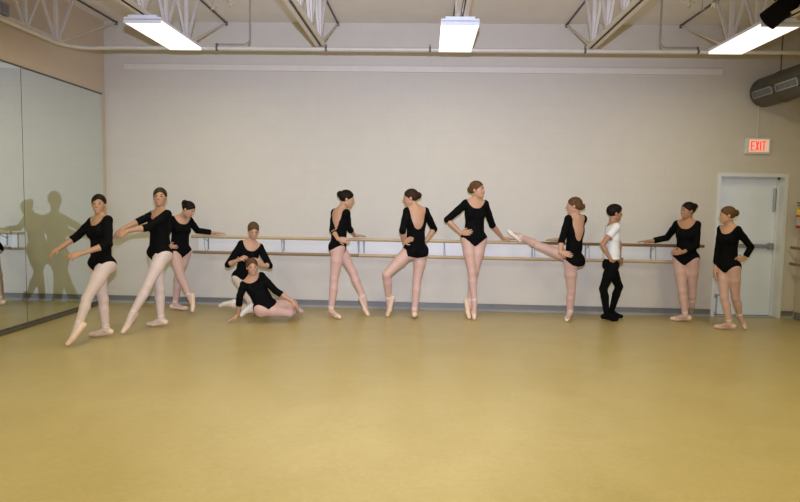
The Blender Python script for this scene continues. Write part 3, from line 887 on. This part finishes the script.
        for sd in 'RL':
            tf = Field.copy(F0); tf.d = np.full_like(F0.d, .2)
            for p, k in thigh[sd]: tf.add(p, 0)
            Hp, K = J['hip'+sd], J['kn'+sd]; ta = nrm(K-Hp)
            along = (X-Hp[0])*ta[0]+(Y-Hp[1])*ta[1]+(Z-Hp[2])*ta[2]
            rm = np.minimum((tq-tf.d)-.006*s, np.minimum(along-.035*s, .02-tf.d))     # >0 where the thigh takes over
            leo = np.maximum(leo, np.clip(rm, -.2, .02)*.7)
        # no cloth below the thigh root
        tk.d = leo.astype(np.float32)
        top_o = surface_net(tk, 'leotard', PM['leotard'], root, org)
    else:
        sh_ = trunk.d-.011-.022*np.clip((.30*s-pz)/(.25*s), 0, 1)
        sh_ = np.maximum(sh_, -(pz-.055*s))
        sc = cz+.015*s+.03*s*(1-(cx/(.075*s))**2)
        sh_ = np.maximum(sh_, sc*.6)
        for sd in 'RL':
            S, E = J['sh'+sd], J['el'+sd]; ax_ = nrm(E-S); C = S+(E-S)*.52
            al = (X-C[0])*ax_[0]+(Y-C[1])*ax_[1]+(Z-C[2])*ax_[2]
            fn, l0, h0 = sd_cone(S+(E-S)*.45, E, .06*s, .06*s)
            near = fn(X, Y, Z)
            sh_ = np.maximum(sh_, np.minimum(al, .012-near))
        tk.d = sh_.astype(np.float32)
        top_o = surface_net(tk, 'shirt', PM['shirt'], root, org)
    # ---------------- shoes
    for sd in 'RL':
        A, To, K, so = J['an'+sd], J['toe'+sd], J['kn'+sd], J['so'+sd]
        ptsf = np.array([A, To, A+so*.05]); f = Field(ptsf.min(0)-.09, ptsf.max(0)+.09, .0052)
        for p, k in shin[sd][1:]+foot[sd]: f.add(p, k)
        Xf, Yf, Zf = f.full(); d = nrm(To-A)
        al = (Xf-A[0])*d[0]+(Yf-A[1])*d[1]+(Zf-A[2])*d[2]; ss = (Xf-A[0])*so[0]+(Yf-A[1])*so[1]+(Zf-A[2])*so[2]
        L = np.linalg.norm(To-A)
        rim = np.interp(al, [-.05*s, 0, .45*L, L-.06*s, L-.035*s], [.0, .012*s, .004*s, -.008*s, -.06*s])
        cutv = (rim-ss)
        if boy: cutv = cutv-.03*s
        ank = -((Xf-A[0])*nrm(A-K)[0]+(Yf-A[1])*nrm(A-K)[1]+(Zf-A[2])*nrm(A-K)[2])
        f2 = f.copy(); f2.d = np.maximum(f.d-.0055, np.maximum(cutv, np.where(ss > .01*s, -.05, ank-.0))).astype(np.float32)
        so_o = surface_net(f2, 'slipper' if boy else 'pointe_shoe', PM['blackknit'] if boy else PM[shoe], root, org)
        if not boy and shoe != 'none' and so_o is not None:
            # crossed satin ribbon round the ankle
            u = nrm(A-K); e1 = nrm(np.cross(u, [0.3, 1, .2])); e2 = np.cross(u, e1)
            rb = MB()
            for (c0, tl) in ((A-u*.045*s, .35), (A-u*.040*s, -.35), (A-u*.06*s, 0)):
                ring = []
                for k in range(21):
                    th = 2*PI*k/20
                    ring.append(c0+(e1*math.cos(th)+e2*math.sin(th))*.0385*s+u*tl*.05*s*math.cos(th))
                rb.tube([q-org for q in ring], .0052*s, 6, caps=False)
            rbo = rb.build('ribbon', PM['ribbon'], None, True); rbo.parent = so_o
    # ---------------- hair
    hp0 = hpnt(0, 0, 0)
    hf = Field(hp0-.21*hs, hp0+.21*hs, .0052)
    hf.add(sd_ell(hpnt(0, -.016, .032), Rh, R3(.082, .103, .093)))
    Xh, Yh, Zh = hf.full()
    q = [((Xh-Hc[0])*Rh[i][0]+(Yh-Hc[1])*Rh[i][1]+(Zh-Hc[2])*Rh[i][2])/hs for i in range(3)]
    if boy:
        hf.add(sd_ell(hpnt(0, .014, .062), Rh, R3(.070, .084, .060)), .02*hs)
    ow, ot = (.058, .062) if not boy else (.062, .066)
    xx = q[0]-part*.016
    oval = (1-np.sqrt((xx/ow)**2+((q[2]+.028)/(ot+.028))**2))*.06
    line = (q[1]*.63-q[2]*.776)-(.016 if not boy else .024)
    cut = np.maximum(np.minimum(oval, q[1]), line)
    cut = np.maximum(cut, -(q[2]+.075))
    hf.d = np.maximum(hf.d, (cut*hs)).astype(np.float32)
    if not boy:
        hf2 = hf
        # loose strands gathered toward the bun
        hf.add(sd_ell(hpnt(0, -.070, (bun or (-.1, .03))[1]*.6), Rh, R3(.062, .050, .055)), .02*hs)
    hair_o = surface_net(hf, 'hair', PM[hair], root, org)
    if bun:
        bc = hpnt(bun[2] if len(bun) > 2 else 0, bun[0]-.022, bun[1])
        mbn = MB(); r0 = .036*hs
        bz = nrm(np.array(bc)-hpnt(0, 0, .02)); e1 = nrm(np.cross(bz, Rh[0]+.01)); e2 = np.cross(bz, e1)
        spiral = []
        for k in range(40):
            t = k/39; th = t*2.4*2*PI; rr = r0*(1-.75*t)
            spiral.append(bc-org+(e1*math.cos(th)+e2*math.sin(th))*rr+bz*(t*.026-.006)*hs)
        mbn.tube(spiral, [.0155*hs*(1-.25*k/39) for k in range(40)], 8)
        bu = mbn.build('hair_bun', PM[hair], None, True); bu.parent = hair_o
    # ---------------- eyes and brows
    for x in (-.031, .031):
        c = hpnt(x, .0775, .006)-org
        m = MB(); r_ = .0125*hs; nlat, nlon = 8, 12; vs, fs = [], []
        for i in range(nlat+1):
            ph = PI*i/nlat
            for j in range(nlon):
                th = 2*PI*j/nlon
                vs.append(c+r_*(Rh[1]*math.cos(ph)+math.sin(ph)*(Rh[0]*math.cos(th)+Rh[2]*.58*math.sin(th))))
        for i in range(nlat):
            m.slot(1 if i < 3 else 0)
            m.add(vs[i*nlon:(i+2)*nlon], [(j, (j+1) % nlon, nlon+(j+1) % nlon, nlon+j) for j in range(nlon)])
        e = m.build('eye', [PM['eyewhite'], PM['iris']], None, True); e.parent = root
        sg = 1 if x > 0 else -1
        bp = [hpnt(sg*.014, .0905, .0265)-org, hpnt(sg*.03, .088, .0305)-org, hpnt(sg*.047, .074, .0255)-org]
        br = MB().tube(bp, [.0018*hs, .0024*hs, .0014*hs], 6).build('eyebrow', PM[hair], None, True); br.parent = root
    # rest the figure on the floor
    zs = []
    for o in root.children_recursive:
        if o.type == 'MESH' and len(o.data.vertices):
            co_ = np.zeros(len(o.data.vertices)*3); o.data.vertices.foreach_get('co', co_); zs.append(co_.reshape(-1, 3)[:, 2].min())
    REPORT.append(f"{label[:28]} lowest {min(zs):.3f} y0 {y0:.2f}")
    root.location.z = .0015-min(zs)
    tag(root, label, 'person', group)
    return root
ONLY = None
GB = YB
DN = (0, 0, -1)
people = {}
def P(key, *a, **k):
    if ONLY and key not in ONLY: return
    people[key] = person(*a, **k)
P(1, 'dancer farthest left in black leotard and pale tights, one foot pointed forward by the mirror', 1.63, (110, 338), (101.3, 262, -.05), -26, (100, 217.5, 0), -24, (98.7, 204, 0), (14, 0),
  dict(e=(77, 237), w=(59, 249.5, -.22), t=(50, 254.5, -.30), n=(0.2, .3, -1), curl=.7, s=1), dict(e=(108.5, 245), w=(81, 254.5, -.38), t=(69, 257.5, -.48), n=(-.1, .8, -.5), curl=.7),
  dict(h=(110.5, 337.5), t=(88.5, 337), k=(103.3, 300), s=-1), dict(a=(77.8, 327, -.40), t=(67.5, 345), tz=.025, k=(87, 299), pointe=1, s=-1),
  skin='skin_b', hair='hair_dark', bun=(-.105, .02), tights='tights_white', sleeve=.28, hipcut=.72, part=1)
P(2, 'second dancer from left facing the camera with both arms held low to the left', 1.70, (164.6, 328), (159, 251.5, -.05), -34, (160.2, 211.5, 0), -30, (160.0, 197, 0), (12, 3),
  dict(e=(143, 220), w=(123, 229.5, -.22), t=(113, 235.5, -.30), n=(.2, .3, -1), curl=.5, s=1), dict(e=(149, 228), w=(128, 231.5, -.42), t=(118, 236, -.52), n=(0, .8, -.6), curl=.5),
  dict(h=(165, 327.5), t=(147, 326.5), k=(160, 289), s=-1), dict(a=(131.6, 316, -.36), t=(122.7, 333), tz=.025, k=(147.7, 285.8), pointe=1, s=-1),
  skin='skin_b', hair='hair_brown', bun=(-.105, .02), tights='tights_white', sleeve=.28, hipcut=.72, part=1)
P(3, 'dark-haired dancer looking down with one hand resting on the left end of the barre', 1.60, (174, 311), (179.5, 250, 0), 42, (181.5, 217.5, .03), 42, (188.6, 209, -.05), (76, -30, (.40, 0, 0)),
  dict(e=(166, 236), w=(168, 246, -.10), t=(176, 248.5, -.16), n=(.3, .8, 0), s=-1), dict(e=(197.5, 231), w=(214, 234.0, GB-8.93), t=(224, 236.0, GB-8.91), n=DN, rail=1, curl=.16),
  dict(a=(190, 298, -.28), t=(193.2, 315), tz=.025, k=(181, 278.5), pointe=1, s=-1), dict(h=(171.7, 310.5), t=(188, 310.5), k=(177.5, 280), s=-1),
  skin='skin_a', hair='hair_dark', bun=(-.10, .055), tights='tights_pink', sleeve=.75)
P(4, 'kneeling dancer fixing the hair of the dancer seated in front of her', 1.62, (238, 316), (244.5, 276.5, .02), 40, (251.5, 244.5, 0), 22, (253.4, 231.5, -.06), (24, -24),
  dict(e=(228, 266.5), w=(238.5, 262, -.20), t=(245.5, 258.5, -.27), n=(.8, .2, -.3), curl=.9), dict(e=(269.5, 267.5), w=(261, 267.5, -.20), t=(256.5, 262.5, -.27), n=(-.8, .2, 0), curl=.9),
  dict(a=(232, 306.5, .28), t=(219, 307.5, .36), k=(257, 313), s=-1, sole=(0, .3, 1)), dict(a=(250.5, 311.5, -.12), t=(241.5, 317.0, -.16), k=(265, 314), s=-1, sole=(0, .3, 1)),
  skin='skin_a', hair='hair_light', bun=(-.105, .0), tights='tights_cream', shoe='shoe_white', sleeve=.18)
P(5, 'dancer seated on the floor leaning on one hand with knees to the side', 1.62, (262, 323), (265.5, 306.8, .02), 40, (251.2, 279, .13), 19, (252.2, 267.5, .05), (22, -4, (-.12, 0, 0)),
  dict(e=(239.8, 297.5), w=(238.2, 316.5, .03), t=(229.5, 321.5, -.02), n=DN, curl=.15), dict(e=(275.5, 292.5), w=(292, 302.5, -.08), t=(298, 308, -.06), n=(0, .4, -1), curl=.6),
  dict(a=(293, 313), az=.055, t=(298, 311), tz=.04, k=(289.5, 314.5), s=-1), dict(a=(297, 310.5), az=.07, t=(302, 313), tz=.04, k=(293.5, 306), s=-1),
  skin='skin_a', hair='hair_light', bun=(-.088, .03), tights='tights_pink', sleeve=.45, up_p=(-.42, .42, .75))
P(6, 'dancer in profile with one hand behind her back and the other on the barre', 1.72, (330, 318), (338.3, 244.5, .10), 100, (340.8, 210, .12), 134, (347, 198.5, .10), (99, -12),
  dict(e=(348.5, 228), w=(354.5, 236.0, GB-8.69), t=(361.5, 238.0, GB-8.67), n=DN, rail=1, curl=.16), dict(e=(332.6, 230.5), w=(338, 239.5, -.10), t=(347, 241, -.14), n=(.1, 1, 0), curl=.2, s=-1),
  dict(h=(328.4, 317), t=(341.5, 319.8), k=(334, 279), s=-1), dict(a=(364.3, 300, .20), t=(367.8, 314.8), tz=.025, k=(352.6, 272), pointe=1, s=-1),
  skin='skin_a', hair='hair_dark', bun=(-.10, .045), tights='tights_pink', sleeve=.36, back_scoop=.30)
P(7, 'dancer with back turned, both hands on hips and left knee bent on pointed toe', 1.72, (414, 319.5), (415.5, 249, .05), -155, (416.3, 208.5, .03), -158, (410.5, 197.5, .02), (-92, -8),
  dict(e=(434, 229.5), w=(426, 241.2, .10), t=(421, 245, .20), n=(-1, 0, .2), curl=.3, s=1), dict(e=(402.5, 231), w=(404.2, 243, -.06), t=(408.5, 240.5, -.12), n=(1, .3, 0), curl=.3, s=-1),
  dict(h=(413.5, 319.5), t=(419, 314.5), k=(416.8, 281), s=-1), dict(a=(388.9, 300.5, .10), t=(387.6, 315.5), tz=.025, k=(386.5, 275), pointe=1, s=-1, bent=1, sole=(1, 0, 0)),
  skin='skin_a', hair='hair_brown', bun=(-.105, .02), tights='tights_pink', sleeve=.12, back_scoop=.26, hipcut=.2)
P(8, 'tallest dancer balanced on both pointed toes with one hand on hip', 1.74, (474, 319), (474, 237, .03), 8, (475.5, 200.5, .03), 10, (477.2, 189, .01), (60, 2),
  dict(e=(447.2, 220), w=(461, 233.5, -.02), t=(474, 232, -.14), n=(0, 1, -.2), curl=.3), dict(e=(492.2, 225.2), w=(503.0, 237.0, GB-8.88), t=(514.5, 239.7, GB-8.85), n=DN, rail=1, curl=.16),
  dict(a=(474.6, 303.5, -.02), t=(474.3, 318.2), tz=.025, k=(472, 272), pointe=1, s=-1, sole=(-.2, 1, 0)), dict(a=(469.5, 303.5, .07), t=(469.2, 317.5), tz=.025, k=(474.5, 272), pointe=1, s=-1, sole=(-1, .2, 0)),
  skin='skin_a', hair='hair_light', bun=(-.095, .0), tights='tights_pink', sleeve=.06)
P(9, 'dancer with back turned and one leg lifted onto the barre', 1.68, (567, 323), (573.5, 258, .10), -130, (576, 216, .08), -150, (574, 205.3, .06), (-108, -4),
  dict(e=(572, 236), w=(558, 238.5, GB-8.79), t=(548, 241, GB-8.77), n=DN, rail=1, curl=.16, s=1), dict(e=(561.5, 241.5), w=(560.2, 253.0, -.12), t=(567.5, 254.5, -.16), n=(.5, .8, 0), curl=.2),
  dict(a=(519.5, 237.3, GB-8.79), t=(508.5, 232.2, GB-8.77), k=(538, 246), s=-1, sole=(-.3, 0, -1), rail=.012), dict(h=(570.5, 319.5), t=(564.5, 323.5), k=(571.4, 291), s=-1),
  skin='skin_a', hair='hair_light', bun=(-.10, -.02), tights='tights_pink', shoe='shoe_white', sleeve=.18, back_scoop=.32, hipcut=.18)
P(10, 'boy in white t-shirt and black tights standing in profile with hand on hip', 1.61, (610, 322), (611, 263, 0), 92, (612.8, 224, 0), 96, (614.6, 212.5, 0), (98, -2),
  dict(e=(602.3, 245.4), w=(611.2, 261, -.15), t=(618.8, 262.8, -.10), n=(.1, 1, -.1), curl=.2), dict(e=(619, 244), w=(619.5, 259, .13), t=(621, 263.5, .05), n=(-.6, -.8, 0), curl=.3, s=1),
  dict(h=(603, 321.3), t=(618, 321.6), k=(603.2, 289), s=-1), dict(h=(607.5, 317.5), t=(619, 318.5), k=(619, 287), s=-1),
  skin='skin_c', hair='hair_dark', boy=True, build=.98)
P(11, 'smiling dark-haired dancer resting one hand on the right end of the barre', 1.67, (682, 323), (686, 256.5, .05), -36, (687, 221.5, .05), -36, (687.8, 210, .03), (-76, -4, (.10, 0, 0)),
  dict(e=(667, 238), w=(650.5, 240.5, GB-8.96), t=(640.5, 244, GB-8.93), n=DN, rail=1, curl=.16, s=1), dict(e=(696.3, 246), w=(683, 252.5, -.12), t=(672.8, 253, -.14), n=(0.1, 1, 0), curl=.2),
  dict(h=(688.8, 323), t=(669.5, 320.5), k=(682.3, 291), s=-1), dict(a=(692, 306.5, .20), t=(690.8, 315.5), tz=.025, k=(692, 292), pointe=1, s=-1, sole=(.3, 1, 0)),
  skin='skin_c', hair='hair_dark', bun=(-.10, .055), tights='tights_pink', sleeve=.75)
P(12, 'dancer farthest right with one hand on hip standing in front of the door', 1.60, (725, 331), (728, 264, .03), -54, (729.3, 226.5, .03), -60, (727.2, 214.5, .01), (-102, -6),
  dict(e=(717.8, 250), w=(715.2, 269, .10), t=(714.2, 279, .04), n=(1, 0, 0), curl=.35, s=1), dict(e=(751, 247.5), w=(744.5, 259, -.02), t=(730.5, 261.5, -.14), n=(0, 1, -.1), curl=.2, s=1),
  dict(h=(733, 331.5), t=(714, 328.5), k=(724.3, 297.5), s=-1), dict(a=(739.8, 317.5, .12), t=(745, 328.3), tz=.025, k=(735.5, 298), pointe=1, s=-1, sole=(.6, 1, 0)),
  skin='skin_a', hair='hair_light', bun=(-.105, .02), tights='tights_pink', sleeve=.75, build=.93)
# ------------------------------------------------------------------ light
def area(name, loc, size, power, col, rot=(0, 0, 0)):
    l = bpy.data.lights.new(name, 'AREA'); l.shape = 'RECTANGLE'; l.size, l.size_y = size
    l.energy = power; l.color = col
    o = bpy.data.objects.new(name, l); COL.objects.link(o); o.location = loc; o.rotation_euler = rot
    return o
AMB = (0.97, 0.90, 0.52)
AMBP = 42.0
for n, x in FL:
    area('tube_and_fill_light', (x, 7.35, FXZ-.02), (.36, 1.15), AMBP*.46, AMB)
    for y in (4.2, 1.4):  # unseen rows nearer the camera, added for even ambient fill
        area('tube_and_fill_light', (x, y, FXZ-.02), (.42, 1.5), AMBP*.95, AMB)
# camera flash, a little above the camera
fl = bpy.data.lights.new('camera_flash', 'SPOT'); fl.energy = 1950; fl.color = (0.68, 0.755, 1.04)
fl.shadow_soft_size = .035; fl.spot_size = math.radians(74); fl.spot_blend = 1.0
fo = bpy.data.objects.new('camera_flash', fl); COL.objects.link(fo)
fo.location = (0, .02, CAMH+.34)
tgt = Vector((-.6, D, 1.9)); fo.rotation_euler = (tgt-Vector(fo.location)).to_track_quat('-Z', 'Y').to_euler()
# the room behind the camera is open: soft warm fill from there
wd = bpy.data.worlds.new('world'); scene.world = wd; wd.use_nodes = True
bg = wd.node_tree.nodes['Background']; bg.inputs[0].default_value = (1.0, .90, .60, 1); bg.inputs[1].default_value = .25
scene.view_settings.view_transform = 'Standard'; scene.view_settings.look = 'None'
scene.view_settings.exposure = 0.0
scene.cycles.caustics_reflective = True
scene.cycles.max_bounces = 8
scene.cycles.sample_clamp_indirect = 4
